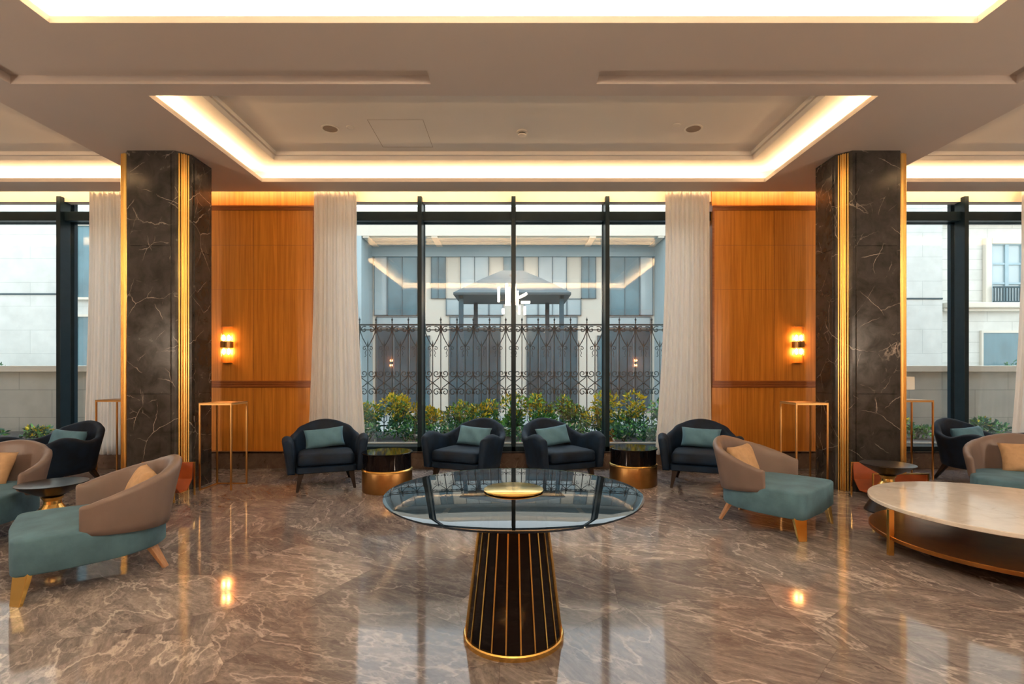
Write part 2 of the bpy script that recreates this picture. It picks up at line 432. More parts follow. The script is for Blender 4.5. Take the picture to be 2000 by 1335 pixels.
# roof above everything, added to shut out daylight; side and rear walls
structure(MB().box(-XW-.2, YB-.2, ROOF, XW+.2, 7.75, ROOF+.1).build('ceiling', 'ceiling_paint'), 'unseen roof slab over the lounge, added to block daylight')
structure(MB().box(-XW-.2, YB-.2, 0, -XW, 7.75, ROOF).build('wall_left', 'ceiling_paint'), 'plain left wall')
structure(MB().box(XW, YB-.2, 0, XW+.2, 7.75, ROOF).build('wall_right', 'ceiling_paint'), 'plain right wall')
structure(MB().box(-XW, YB-.2, 0, XW, YB, ROOF).build('wall_rear', 'panel_wood'), 'wood panelled rear wall')

# window wall: three bays and the panelled piers
BAYS = (-8.2, 0, 8.2)
piers = [(-5.35, -2.86), (2.86, 5.35), (-XW, -11.05), (11.05, XW)]
pm = MB(); mm = MB()
for a, b in piers:
    pm.box(a, YWALL, .2, b, 7.62, 4.25)
structure(pm.build('wall_front', 'panel_wood'), 'honey wood panelled wall beside the windows')
for a, b in piers[:2]:
    t_ = MB()
    t_.box(a, YWALL-.035, 3.735, b, YWALL, 3.765).box(a, YWALL-.022, 3.70, b, YWALL, 3.735)       # head moulding
    for z in (1.16, 1.195, 1.225): t_.box(a, YWALL-.022, z, b, YWALL, z+.018)                      # dado rail
    t_.box(a, YWALL-.014, 1.15, b, YWALL, 1.25)
    t_.box(a, YWALL-.02, .205, b, YWALL, .24).box(a, YWALL-.03, .2, b, YWALL, .215)
    for x in (a, b-.03): t_.box(x, YWALL-.02, 1.25, x+.03, YWALL, 3.70)
    structure(t_.build('trim_1' if a < 0 else 'trim_2', 'moulding_wood', bevel=.003), 'wood mouldings on the panelled wall')
    s_ = MB()                                                                                        # shadow joints between veneer sheets
    for x in ((a+b)/2+.42*(-1 if a < 0 else 1), (a+b)/2-.35*(-1 if a < 0 else 1)):
        s_.box(x, YWALL-.003, .24, x+.005, YWALL+.001, 1.15).box(x, YWALL-.003, 1.25, x+.005, YWALL+.001, 3.70)
    for z in (2.56, 3.2): s_.box(a+.04, YWALL-.0025, z, b-.04, YWALL+.001, z+.003)
    structure(s_.build('trim_3' if a < 0 else 'trim_4', 'moulding_wood'), 'thin joints between veneer sheets')
structure(MB().box(-XW, 7.24, 0, -2.2, YWALL+.06, .2).build('baseboard_left', 'brown_marble', bevel=.004), 'brown marble skirting left')
structure(MB().box(2.2, 7.24, 0, XW, YWALL+.06, .2).build('baseboard_right', 'brown_marble', bevel=.004), 'brown marble skirting right')
structure(MB().box(-XW, 7.20, 0, XW, 7.235, .235).box(-XW, 7.20, .215, XW, 7.62, .235).build('baseboard_front', 'brown_marble', bevel=.004), 'brown marble upstand under the windows')

for bi, bx in enumerate(BAYS):
    win = thing('window_%d' % (bi+1), ('left', 'central', 'right')[bi]+' tall dark framed window', 'window', (bx, 0, 0)); win['kind'] = 'structure'
    f = MB()
    mx = {0: (-2.7, -1.05+.0, 1.66, 2.75), 1: (-2.7, -1.35, 0, 1.35, 2.7), 2: (-2.75, -1.69, 1.2, 2.7)}[bi]
    for x in mx:
        f.box(x-.03, 7.27, .235, x+.03, 7.44, 3.9)
        f.box(x-.035, 7.50, .235, x+.035, 7.56, 3.9)
    f.build('mullion', 'window_metal', win, bevel=.003)
    t_ = MB(); t_.box(-2.86, 7.34, 3.57, 2.86, 7.44, 3.70).box(-2.86, 7.50, 3.57, 2.86, 7.56, 3.70)
    t_.build('transom', 'window_metal', win, bevel=.003)
    MB().box(-2.86, 7.27, .235, 2.86, 7.44, .305).box(-2.86, 7.50, .235, 2.86, 7.60, .29).build('sill_frame', 'window_metal', win, bevel=.003)
    MB().box(-2.86, 7.565, .305, 2.86, 7.60, .325).build('sill_trim', 'white_plastic', win)
    MB().box(-2.86, 7.34, 3.84, 2.86, 7.46, 4.2).build('blind_cassette', 'blind_fabric', win)
    MB().box(-2.86, 7.465, .27, 2.86, 7.475, 3.95).build('pane', 'window_glass', win)
# exterior head over the windows
structure(MB().box(-XW-.2, 7.50, 3.93, XW+.2, 7.75, ROOF).build('wall_head', 'facade_white'), 'outer wall above the windows')

# curtains
def curtain(xt0, xt1, xb0, xb1, label, ph=0.0):
    n = 150; rows = 26; z1 = 4.12; z0 = .205; m = MB(); V = []
    for j in range(rows+1):
        v = j/rows; z = z1+(z0-z1)*v
        fl = max(0, (v-.25)/.75)**1.6
        a = xt0+(xb0-xt0)*fl; b = xt1+(xb1-xt1)*fl
        for i in range(n+1):
            u = i/n
            y = 7.178+.019*math.sin(2*PI*(9.5*u)+ph+.5*math.sin(5*u+v*1.5))+.007*math.sin(2*PI*23*u+ph*2+v)
            V.append((a+(b-a)*u+.006*math.sin(30*u), y, z))
    F = [(j*(n+1)+i, j*(n+1)+i+1, (j+1)*(n+1)+i+1, (j+1)*(n+1)+i) for j in range(rows) for i in range(n)]
    m.add(V, F); o = m.build('curtain', 'sheer_curtain', smooth=True, angle=None)
    s = o.modifiers.new('solid', 'SOLIDIFY'); s.thickness = .002
    return tag(o, label, 'curtain', 'sheer full length curtains')
curtain(-2.83, -2.22, -2.93, -2.08, 'sheer cream curtain left of the central window')
curtain(2.16, 2.78, 2.01, 2.81, 'sheer cream curtain right of the central window', 1.3)
curtain(-6.02, -5.36, -6.1, -5.34, 'sheer cream curtain beside the left marble column', 2.1)
curtain(7.22, 8.0, 7.06, 8.1, 'sheer cream curtain at the right edge of the photo', .6)

# ------------------------------------------------------------ columns
def column(cx, label, label_socket=False):
    col = thing('marble_column', label, 'column', (cx, 6.12, 0), 0, 'dark marble columns with gold corner strips')
    hx, hy, ch = .40, .32, .12
    def octo(e=0):
        X, Y, c = hx+e, hy+e, ch
        return [(-X+c,-Y),(X-c,-Y),(X,-Y+c),(X,Y-c),(X-c,Y),(-X+c,Y),(-X,Y-c),(-X,-Y+c)]
    z = 0
    core = MB().prism(octo(-.006), 0, ZC); core.build('core', 'dark_marble', col)
    zs = [(.0, 1.115), (1.121, 2.81), (2.817, ZC-.03)]
    for za, zb in zs:
        pn = MB()
        pn.box(-hx+ch+.045, -hy-.004, za, hx-ch-.045, -hy+.01, zb)
        pn.box(-hx+ch+.045, hy-.01, za, hx-ch-.045, hy+.004, zb)
        pn.box(-hx-.004, -hy+ch+.045, za, -hx+.01, hy-ch-.045, zb)
        pn.box(hx-.01, -hy+ch+.045, za, hx+.004, hy-ch-.045, zb)
        pn.build('marble_panel', 'dark_marble', col, bevel=.003)
    for sx in (-1, 1):
        for sy in (-1,):
            g = MB(); px, py = sx*(hx-ch/2), sy*(hy-ch/2)
            nx, ny = sx*.7071, sy*.7071; tx, ty = -ny, nx
            for k, (off, wd, dp) in enumerate(((0, .062, .014), (-.024, .012, .03), (.0, .018, .038), (.024, .012, .03), (-.046, .014, .02), (.046, .014, .02))):
                pts = [(px+tx*(off+a)+nx*b, py+ty*(off+a)+ny*b) for a, b in ((-wd/2, -.01), (wd/2, -.01), (wd/2, dp), (-wd/2, dp))]
                if (Vector(pts[1])-Vector(pts[0])).cross(Vector(pts[2])-Vector(pts[1])) < 0: pts = pts[::-1]
                g.prism(pts, .0, ZC-.025)
            g.build('gold_strip', 'brass', col, bevel=.002)
    s = 1 if cx < 0 else -1
    MB().box(min(s*(hx+.004), s*(hx+.012)), .02, .27, max(s*(hx+.004), s*(hx+.012)), .10, .42).build('socket', 'black_plastic', col)
    return col
column(-4.16, 'dark marble column on the left with gold fluted corners')
column(4.16, 'dark marble column on the right with gold fluted corners')

# ------------------------------------------------------------ wall sconces
def sconce():
    t_ = thing('wall_sconce', '', 'wall lamp', (0,0,0), 0, 'glass rod wall sconces')
    MB().box(-.05, -.012, -.06, .05, 0, .06).build('backplate', 'antique_brass', t_, bevel=.003)
    rad = .085
    band = [(rad*1.05*math.cos(a), -.012-rad*1.05*math.sin(a)) for a in [PI*k/14 for k in range(15)]]
    MB().loft([[(x, y, -.045) for x, y in band]+[(x*.9, y*.9, -.045) for x, y in band[::-1]], [(x, y, .045) for x, y in band]+[(x*.9, y*.9, .045) for x, y in band[::-1]]]).build('band', 'antique_brass', t_)
    for k in range(9):
        a = PI*(k+.5)/9
        MB().lathe([(.010, -.26), (.013, -.255), (.013, .255), (.010, .26)], 10, rad*.82*math.cos(a), -.014-rad*.82*math.sin(a)).build('glass_rod', 'rod_glass', t_, smooth=True)
    for s in (-1, 1):
        for x in (-.035, .035):
            MB().lathe([(.004, s*.055), (.016, s*.075), (.018, s*.10), (.012, s*.125), (.003, s*.14)], 12, x, -.04).build('bulb', 'bulb', t_, smooth=True)
        MB().box(-.07, -.07, s*.262-.003, .07, -.0, s*.262+.003).build('end_plate', 'antique_brass', t_)
    return t_
sc = sconce(); sc.location = (-4.12, YWALL, 1.765); sc['label'] = 'lit glass rod wall sconce beside the left marble column'
s2 = dup(sc, (4.09, YWALL, 1.765), 0, 'lit glass rod wall sconce beside the right marble column')
s3 = dup(sc, (-4.9, YB, 1.765), PI, 'wall sconce on the rear wall, reflected left in the window')
s4 = dup(sc, (4.9, YB, 1.765), PI, 'wall sconce on the rear wall, reflected right in the window')

# ------------------------------------------------------------ soft shapes
def cushion(w_, h_, d_, mat, name='cushion'):
    # plump rectangle lying in local XZ with pinched corners
    n = 16; m = MB(); top = []; bot = []
    for side in (1, -1):
        V = []
        for j in range(n+1):
            for i in range(n+1):
                u = 2*i/n-1; v = 2*j/n-1
                px = u*(1-.07*(1-v*v)*0-.055*(1-u*u)*0); 
                e = 1-.075*(1-v*v)*abs(u)**3; g = 1-.075*(1-u*u)*abs(v)**3
                prof = max(0, (1-u**4)*(1-v**4))**.45
                cr = .012*math.sin(7*u+3*v)*(1-u*u)*(1-v*v)
                V.append((u*w_/2*e, side*(d_/2*prof)+cr*side, (v*h_/2*g)))
        F = [(j*(n+1)+i, j*(n+1)+i+1, (j+1)*(n+1)+i+1, (j+1)*(n+1)+i) for j in range(n) for i in range(n)]
        if side > 0: F = [f[::-1] for f in F]
        m.add(V, F)
    o = m.build(name, mat, smooth=True, angle=None)
    bm_merge(o); return o
def bm_merge(o):
    import bmesh
    b = bmesh.new(); b.from_mesh(o.data); bmesh.ops.remove_doubles(b, verts=b.verts, dist=.0005); bmesh.ops.recalc_face_normals(b, faces=b.faces)
    b.to_mesh(o.data); b.free()
def shell(path, htop, zbot, thick, flare, ncs=16):
    """upholstered shell: path (x,y) list, callables of t in 0..1 for top height, bottom, thickness, outward flare"""
    m = MB(); rings = []; P = [Vector((x, y)) for x, y in path]; N = len(P)
    for k in range(N):
        a = P[max(0, k-1)]; b = P[min(N-1, k+1)]; t_ = (b-a).normalized(); nrm = Vector((t_.y, -t_.x))   # outward
        u = k/(N-1); zt, zb, th, fl = htop(u), zbot(u), thick(u), flare(u)
        ring = []
        # cross-section: outer side going up, rounded top, inner side going down
        prof = []
        hgt = zt-zb
        for q in range(6): prof.append((th/2*(0.80+.2*(q/5)), zb+(hgt-th*.5)*q/5))
        for q in range(1, 6):
            an = PI*q/6; prof.append((th/2*math.cos(an), zt-th*.5+th*.5*math.sin(an)))
        for q in range(6): prof.append((-th/2*(1.0-.2*(q/5)), zt-th*.5-(hgt-th*.5)*q/5))
        for off, z in prof:
            v = max(0.0, (z-zb)/max(.01, hgt))
            p = P[k]+nrm*(off+fl*v**1.2)
            ring.append((p.x, p.y, z))
        rings.append(ring)
    # rounded ends: shrink a few extra rings
    def endcap(ring, nxt, sgn):
        c = Vector((sum(p[0] for p in ring)/len(ring), sum(p[1] for p in ring)/len(ring), sum(p[2] for p in ring)/len(ring)))
        d = (Vector(ring[0])-Vector(nxt[0])); d.z = 0; d.normalize()
        out = []
        for s_, q in ((.86, .028), (.55, .042), (.15, .046)):
            out.append([(c.x+(p[0]-c.x)*s_+d.x*q, c.y+(p[1]-c.y)*s_+d.y*q, c.z+(p[2]-c.z)*(1-(1-s_)*.35)) for p in ring])
        return out
    e0 = endcap(rings[0], rings[1], 1)[::-1]; e1 = endcap(rings[-1], rings[-2], 1)
    m.loft(e0+rings+e1)
    return m
def lerp_pts(pts, u):
    n = len(pts)
    for k in range(n-1):
        (a, va), (b, vb) = pts[k], pts[k+1]
        if u <= b or k == n-2:
            t_ = max(0, min(1, (u-a)/(b-a)))
            def slope(i):
                if i == 0: return (pts[1][1]-pts[0][1])/(pts[1][0]-pts[0][0])
                if i == n-1: return 0.0
                return (pts[i+1][1]-pts[i-1][1])/(pts[i+1][0]-pts[i-1][0])
            m0, m1 = slope(k)*(b-a), slope(k+1)*(b-a)
            t2, t3 = t_*t_, t_**3
            return (2*t3-3*t2+1)*va+(t3-2*t2+t_)*m0+(-2*t3+3*t2)*vb+(t3-t2)*m1
    return pts[-1][1]
def sym(pts):   # pts for u in 0..0.5 mirrored
    return lambda u: lerp_pts(pts, u if u <= .5 else 1-u)
def resample(poly, n):
    P = [Vector(p) for p in poly]; L = [0]
    for a, b in zip(P, P[1:]): L.append(L[-1]+(b-a).length)
    out = []; k = 0
    for i in range(n):
        s = L[-1]*i/(n-1)
        while k < len(L)-2 and L[k+1] < s: k += 1
        out.append(tuple(P[k].lerp(P[k+1], (s-L[k])/max(1e-9, L[k+1]-L[k]))))
    return out
def rounded_slab(outline, prof):
    # outline CCW about origin-ish, prof = [(z, inset)]
    n = len(outline); P = [Vector(p) for p in outline]; nr = []; ctr = sum(P, Vector((0, 0)))/n
    for i in range(n):
        t_ = (P[(i+1) % n]-P[i-1]).normalized(); nr.append(Vector((t_.y, -t_.x)))
    def pt(i, ins):
        q = P[i]-nr[i]*min(ins, .03); return ctr+(q-ctr)*(1-max(0, ins-.03)/.35)
    return MB().loft([[(*pt(i, ins), z) for i in range(n)] for z, ins in prof])
def round_poly(poly, r, seg=5):
    out = []; n = len(poly)
    for i in range(n):
        p0, p, p1 = Vector(poly[i-1]), Vector(poly[i]), Vector(poly[(i+1) % n])
        a = (p0-p).normalized(); b = (p1-p).normalized(); rr_ = min(r, (p0-p).length*.45, (p1-p).length*.45)
        s, e = p+a*rr_, p+b*rr_
        for k in range(seg+1):
            t_ = k/seg; out.append(tuple(s*(1-t_)**2+p*2*t_*(1-t_)+e*t_**2))
    return out

# ------------------------------------------------------------ navy armchairs
def make_armchair():
    r = thing('armchair', '', 'armchair', (0,0,0), 0, 'navy velvet armchairs by the windows')
    # U-shaped back and arms (facing local -Y), from right arm front round the back to left arm front
    half = [(.375, -.36), (.385, -.24), (.375, -.08), (.355, .07), (.31, .19), (.225, .275), (.11, .315), (0, .325)]
    path = resample([(-x, y) for x, y in half]+[(x, y) for x, y in half[::-1][1:]], 61)
    htop = sym([(0, .600), (.06, .635), (.13, .618), (.22, .570), (.30, .600), (.38, .705), (.5, .765)])
    zb = sym([(0, .205), (.25, .20), (.5, .24)])
    th = sym([(0, .10), (.1, .115), (.25, .085), (.5, .08)])
    fl = sym([(0, .045), (.2, .05), (.35, .08), (.5, .105)])
    # path runs left-front -> back -> right-front; outward normal must point away from the seat
    sh = shell(path[::-1], htop, zb, th, fl)
    o = sh.build('shell', 'navy_velvet', r, smooth=True, angle=None)
    bm_merge(o)
    base = round_poly([(-.335, -.37), (.335, -.37), (.33, .12), (.22, .27), (-.22, .27), (-.33, .12)], .05)
    rounded_slab(base, [(.205, .02), (.215, 0), (.275, 0), (.285, .015)]).build('seat_base', 'navy_velvet', r, smooth=True)
    cu = round_poly([(-.315, -.395), (.315, -.395), (.31, .10), (.20, .23), (-.20, .23), (-.31, .10)], .06)
    rounded_slab(cu, [(.295, .03), (.305, .006), (.33, 0), (.385, 0), (.41, .01), (.425, .035), (.432, .09), (.436, .16)]).build('seat_cushion', 'navy_velvet', r, smooth=True, angle=60)
    for sx in (-1, 1):
        MB().bar((sx*.315, -.335, 0), (sx*.275, -.30, .21), (.030, .065), (.030, .065)).build('leg', 'dark_wood', r, bevel=.004)
        MB().bar((sx*.30, .33, 0), (sx*.24, .22, .21), (.030, .065), (.030, .065)).build('leg', 'dark_wood', r, bevel=.004)
    return r
arm = make_armchair()
spots = [((-2.30, 6.20), 22, 'navy armchair in front of the left curtain of the central window', 'teal cushion on the navy armchair by the left curtain', (-.01, -5)),
         ((-.56, 6.38), -25, 'navy armchair left of the window centre, turned away from its twin', 'teal cushion on the left one of the two central armchairs', (.0, 3)),
         ((.56, 6.38), 25, 'navy armchair right of the window centre, turned away from its twin', 'teal cushion on the right one of the two central armchairs', (.0, -6)),
         ((2.29, 6.20), -22, 'navy armchair in front of the right curtain, behind the taupe chair', 'teal cushion on the navy armchair behind the taupe lounge chair', (.0, 2)),
         ((-5.40, 5.95), -10, 'dark navy armchair left of the left column, between curtain and taupe chair', 'teal cushion on the navy armchair left of the left column', (.03, 3)),
         ((5.82, 6.30), 12, 'navy armchair right of the right column', 'teal cushion on the navy armchair right of the right column', (-.03, -3))]
tc0 = cushion(.47, .25, .14, 'teal_cushion'); tag(tc0, '', 'cushion', 'teal cushions on the navy armchairs')
for k, ((x, y), a, lb, cl, (ox, tilt)) in enumerate(spots):
    c = arm if k == 0 else copy_tree(arm)
    c.location = (x, y, 0); c.rotation_euler = (0, 0, R(a)); c['label'] = lb
    p = tc0 if k == 0 else copy_tree(tc0)
    M_ = Matrix.Translation((x, y, 0)) @ Matrix.Rotation(R(a), 4, 'Z') @ Matrix.Translation((ox, .125, .553)) @ Matrix.Rotation(R(-20), 4, 'X') @ Matrix.Rotation(R(tilt), 4, 'Y')
    p.matrix_world = M_; p['label'] = cl

# ------------------------------------------------------------ taupe lounge chairs
def make_lounge():
    r = thing('lounge_chair', '', 'lounge chair', (0,0,0), 0, 'taupe and teal lounge chairs')
    def outline(e=0.0):
        pts = [(-.40-e, -.44-e), (.40+e, -.44-e)]
        side = []
        for k in range(0, 19):
            a = -PI*.06+(PI*1.12)*k/18
            side.append((math.cos(a)*(.37+e), .06+math.sin(a)*(.38+e)))
        return pts+side
    base = resample(round_poly([(-.40, -.43), (.0, -.455), (.40, -.43), (.42, -.25), (.405, -.02), (.37, .13), (.27, .28), (.13, .36), (-.13, .36), (-.27, .28), (-.37, .13), (-.405, -.02), (-.42, -.25)], .05)+[], 70)
    rounded_slab(base, [(.165, .03), (.170, .01), (.182, 0), (.368, 0), (.381, .004), (.388, .014), (.392, .03), (.396, .07), (.400, .14), (.402, .24)]).build('seat', 'teal_velvet', r, smooth=True, angle=60)
    half = [(.385, -.08), (.388, .01), (.37, .10), (.33, .19), (.27, .265), (.17, .325), (.08, .35), (0, .355)]
    path = resample([(-x, y) for x, y in half]+[(x, y) for x, y in half[::-1][1:]], 61)
    sh = shell(path[::-1], sym([(0, .545), (.12, .605), (.25, .665), (.5, .75)]), sym([(0, .345), (.25, .31), (.5, .29)]),
               sym([(0, .055), (.15, .065), (.5, .085)]), sym([(0, .03), (.25, .06), (.5, .08)]))
    o = sh.build('shell', 'taupe_leather', r, smooth=True, angle=None); bm_merge(o)
    # piping along the lower edge of the shell
    pp = []
    for k, (x, y) in enumerate(path): pp.append((x*1.09, y*1.07+.005, lerp_pts([(0, .335), (.25, .305), (.5, .29)], (k/60 if k <= 30 else 1-k/60))))
    for sx in (-1, 1):
        for (p, q, hw0, hw1, mat, lb_, yy) in (((sx*.375, -.405, 0), (sx*.355, -.375, .185), .036, .056, 'bright_brass', 'brass front leg', -1),
                                          ((sx*.225, .34, 0), (sx*.19, .25, .185), .024, .042, 'pale_wood', 'brown rear leg', 1)):
            nx, ny = sx*.6, yy*.8; tx, ty = -ny, nx; rings = []
            for (c0, hw_, th_) in ((p, hw0, .011), (q, hw1, .018)):
                rings.append([(c0[0]+tx*u*hw_+nx*v*th_, c0[1]+ty*u*hw_+ny*v*th_, c0[2]) for u, v in ((-1, -1), (1, -1), (1, 1), (-1, 1))])
            o = MB().loft(rings).build('leg', mat, r, bevel=.003, label=lb_); bm_merge(o)
    return r
lou = make_lounge()
LS = [((-2.85, 3.50), -48, 'lounge chair at front left, seen from its side, long teal seat', 'beige cushion in the front left lounge chair, mostly hidden', (.0, 0)),
      ((-4.47, 4.22), 8, 'lounge chair cut off by the left edge of the photo', 'beige cushion at the left edge of the photo', (-.12, 4)),
      ((2.33, 4.64), 43, 'lounge chair right of the glass table, beige cushion showing', 'beige cushion in the lounge chair right of the glass table', (.0, 0)),
      ((4.86, 4.80), -34, 'lounge chair behind the marble coffee table at the right edge', 'beige cushion behind the marble coffee table', (.07, -4))]
bc0 = cushion(.44, .30, .13, 'beige_cushion'); tag(bc0, '', 'cushion', 'beige cushions on the lounge chairs')
for k, ((x, y), a, lb, cl, (ox, tilt)) in enumerate(LS):
    c = lou if k == 0 else copy_tree(lou)
    c.location = (x, y, 0); c.rotation_euler = (0, 0, R(a)); c['label'] = lb
    p = bc0 if k == 0 else copy_tree(bc0)
    p.matrix_world = Matrix.Translation((x, y, 0)) @ Matrix.Rotation(R(a), 4, 'Z') @ Matrix.Translation((ox, .22, .532)) @ Matrix.Rotation(R(-22), 4, 'X') @ Matrix.Rotation(R(tilt), 4, 'Y')
    p['label'] = cl

# ------------------------------------------------------------ centre glass table
gt = thing('glass_table', 'large round smoked glass table on a black and brass faceted cone base', 'table', (0.0, 2.635, 0))
MB().lathe([(.005, .732), (.656, .732), (.660, .735), (.660, .742), (.614, .748), (.005, .748)], 128).build('glass_top', 'smoked_glass', gt, smooth=True, angle=8)
MB().lathe([(.01, .749), (.150, .749), (.155, .752), (.155, .757), (.150, .760), (.01, .760)], 64).build('centre_disc', 'bright_brass', gt, smooth=True)
MB().lathe([(.01, 0), (.260, 0), (.260, .022), (.255, .028), (.01, .028)], 64).build('base_plate', 'brass', gt, smooth=True)
NF = 22
def facet(z): return .252-.125*z
poly0 = [(facet(.028)*math.cos(2*PI*(k+.5)/NF), facet(.028)*math.sin(2*PI*(k+.5)/NF)) for k in range(NF)]
def ringz(z, k=1.0): return [(facet(z)*k*math.cos(2*PI*(q+.5)/NF-PI/2), facet(z)*k*math.sin(2*PI*(q+.5)/NF-PI/2), z) for q in range(NF)]
MB().loft([ringz(.028), ringz(.731)]).build('faceted_cone', 'black_lacquer', gt, bevel=0)
for q in range(NF):
    if q % 1: continue
    a = 2*PI*(q+.5)/NF-PI/2; c_, s_ = math.cos(a), math.sin(a); tx, ty = -s_, c_
    rings = []
    for z in (.03, .731):
        rr_ = facet(z)
        rings.append([(c_*(rr_-.006)-tx*.0035, s_*(rr_-.006)-ty*.0035, z), (c_*(rr_+.004)-tx*.0035, s_*(rr_+.004)-ty*.0035, z),
                      (c_*(rr_+.004)+tx*.0035, s_*(rr_+.004)+ty*.0035, z), (c_*(rr_-.006)+tx*.0035, s_*(rr_-.006)+ty*.0035, z)])
    MB().loft(rings).build('brass_strip', 'bright_brass', gt)

# ------------------------------------------------------------ drum tables
dt = thing('drum_table', 'round drum table left of the glass table, black over bronze', 'side table', (-1.47, 5.90, 0), 0, 'black and bronze drum tables')
MB().lathe([(.02, 0), (.278, 0), (.283, .006), (.285, .012), (.285, .225), (.280, .236), (.02, .236)], 64).build('bronze_base', 'antique_brass', dt, smooth=True)
MB().lathe([(.02, .236), (.287, .236), (.292, .245), (.287, .254), (.272, .262), (.02, .262)], 64).build('brass_ring', 'brass', dt, smooth=True)
MB().lathe([(.02, .262), (.275, .262), (.275, .432), (.02, .432)], 64).build('black_drum', 'black_lacquer', dt, smooth=True)
MB().lathe([(.02, .432), (.287, .432), (.290, .436), (.290, .444), (.286, .447), (.02, .447)], 64).build('top', 'black_lacquer', dt, smooth=True)
dup(dt, (1.47, 6.22, 0), 0, 'round drum table right of the glass table, black over bronze')

# ------------------------------------------------------------ tall brass frame stands
def stand(w_, d_, h_=1.01, t_=.018):
    r = thing('brass_stand', '', 'plant stand', (0,0,0), 0, 'tall thin brass frame stands')
    x, y = w_/2-t_/2, d_/2-t_/2
    for sx in (-1, 1):
        for sy in (-1, 1):
            MB().box(sx*x-t_/2, sy*y-t_/2, 0, sx*x+t_/2, sy*y+t_/2, h_-.004).build('leg', 'satin_brass', r, bevel=.002)
    f = MB()
    for sy in (-1, 1): f.box(-x+t_/2, sy*y-t_/2, h_-.022, x-t_/2, sy*y+t_/2, h_-.004)
    for sx in (-1, 1): f.box(sx*x-t_/2, -y+t_/2, h_-.022, sx*x+t_/2, y-t_/2, h_-.004)
    f.build('top_frame', 'satin_brass', r)
    MB().box(-w_/2, -d_/2, h_-.004, w_/2, d_/2, h_+.004).build('top_plate', 'antique_brass', r)
    f = MB(); f.box(-x+t_/2, y-t_/2, 0, x-t_/2, y+t_/2, .015).box(-x-t_/2, -y+t_/2, 0, -x+t_/2, y-t_/2, .015)
    f.build('floor_rail', 'satin_brass', r)
    return r
st = stand(.38, .36); st.location = (-3.495, 6.10, 0); st['label'] = 'tall brass frame stand right of the left column'
st.location = (-3.455, 6.04, 0)
dup(st, (3.47, 6.06, 0), 0, 'tall brass frame stand left of the right column')
dup(st, (-5.20-.0, 6.70, 0), 0, 'tall brass frame stand behind the left column')
dup(st, (5.16, 6.62, 0), 0, 'tall brass frame stand behind the right column')

# ------------------------------------------------------------ hourglass tables
ht = thing('pedestal_table', 'small black dish table with brass waist between the left lounge chairs', 'side table', (-3.75, 4.12, 0), 0, 'black dish side tables with brass waists')
MB().lathe([(.05, .355), (.11, .385), (.20, .44), (.232, .462), (.232, .468), (.222, .470), (.01, .466)], 48).build('dish', 'black_wood', ht, smooth=True)
MB().lathe([(.10, .235), (.058, .30), (.055, .325), (.075, .357), (.01, .357)], 24).build('waist', 'brass', ht)
MB().lathe([(.01, 0), (.19, 0), (.195, .01), (.15, .10), (.105, .225), (.10, .238), (.01, .238)], 48).build('cone_base', 'dark_wood', ht, smooth=True)
dup(ht, (3.68, 4.98, 0), 0, 'small black dish table with brass waist behind the marble coffee table')

# ------------------------------------------------------------ magazine racks
def rack():
    r = thing('magazine_rack', '', 'magazine rack', (0,0,0), 0, 'rust leather magazine racks')
    f = MB(); W, D = .29, .17
    for sx in (-1, 1):
        for (y, h) in ((-D, .31), (D, .37)):
            MB().box(sx*W-.007, y-.007, 0, sx*W+.007, y+.007, h).build('leg', 'brass', r)
    MB().box(-W+.008, -D-.006, .298, W-.008, -D+.006, .31).box(-W+.008, D-.006, .358, W-.008, D+.006, .37).build('rail', 'brass', r)
    sec = [(-D+.002, .30), (-D+.01, .17), (-.06, .075), (.06, .075), (D-.02, .18), (D-.004, .36)]
    rings = []
    for x in (-W+.012, W-.012):
        rings.append([(x, y, z) for y, z in sec]+[(x, y*.94, z+.006) for y, z in sec[::-1]])
    MB().loft(rings).build('sling', 'rust_leather', r)
    return r
rk = rack(); rk.location = (4.06, 5.48, 0); rk['label'] = 'rust leather magazine rack at the foot of the right column'
dup(rk, (-3.85, 5.48, 0), 0, 'rust leather magazine rack at the foot of the left column')

# ------------------------------------------------------------ marble coffee table
ct = thing('coffee_table', 'low round pale marble coffee table with bronze shelf and brass legs', 'coffee table', (3.66, 3.74, 0))
MB().lathe([(.02, .345), (.850, .345), (.858, .350), (.858, .373), (.853, .378), (.02, .378)], 128).build('marble_top', 'pale_marble', ct, smooth=True)
MB().lathe([(.02, .112), (.845, .112), (.850, .116), (.850, .139), (.845, .143), (.02, .143)], 128).build('shelf', 'bronze_sheet', ct, smooth=True)
for a in (177, 100, 20, -80):
    c_, s_ = math.cos(R(a)), math.sin(R(a)); tx, ty = -s_, c_
    pl = [(.825*c_-tx*.015, .825*s_-ty*.015), (.864*c_-tx*.015, .864*s_-ty*.015), (.864*c_+tx*.015, .864*s_+ty*.015), (.825*c_+tx*.015, .825*s_+ty*.015)]
    g = MB().prism(pl, 0, .344); g.build('leg', 'brass', ct, bevel=.003)

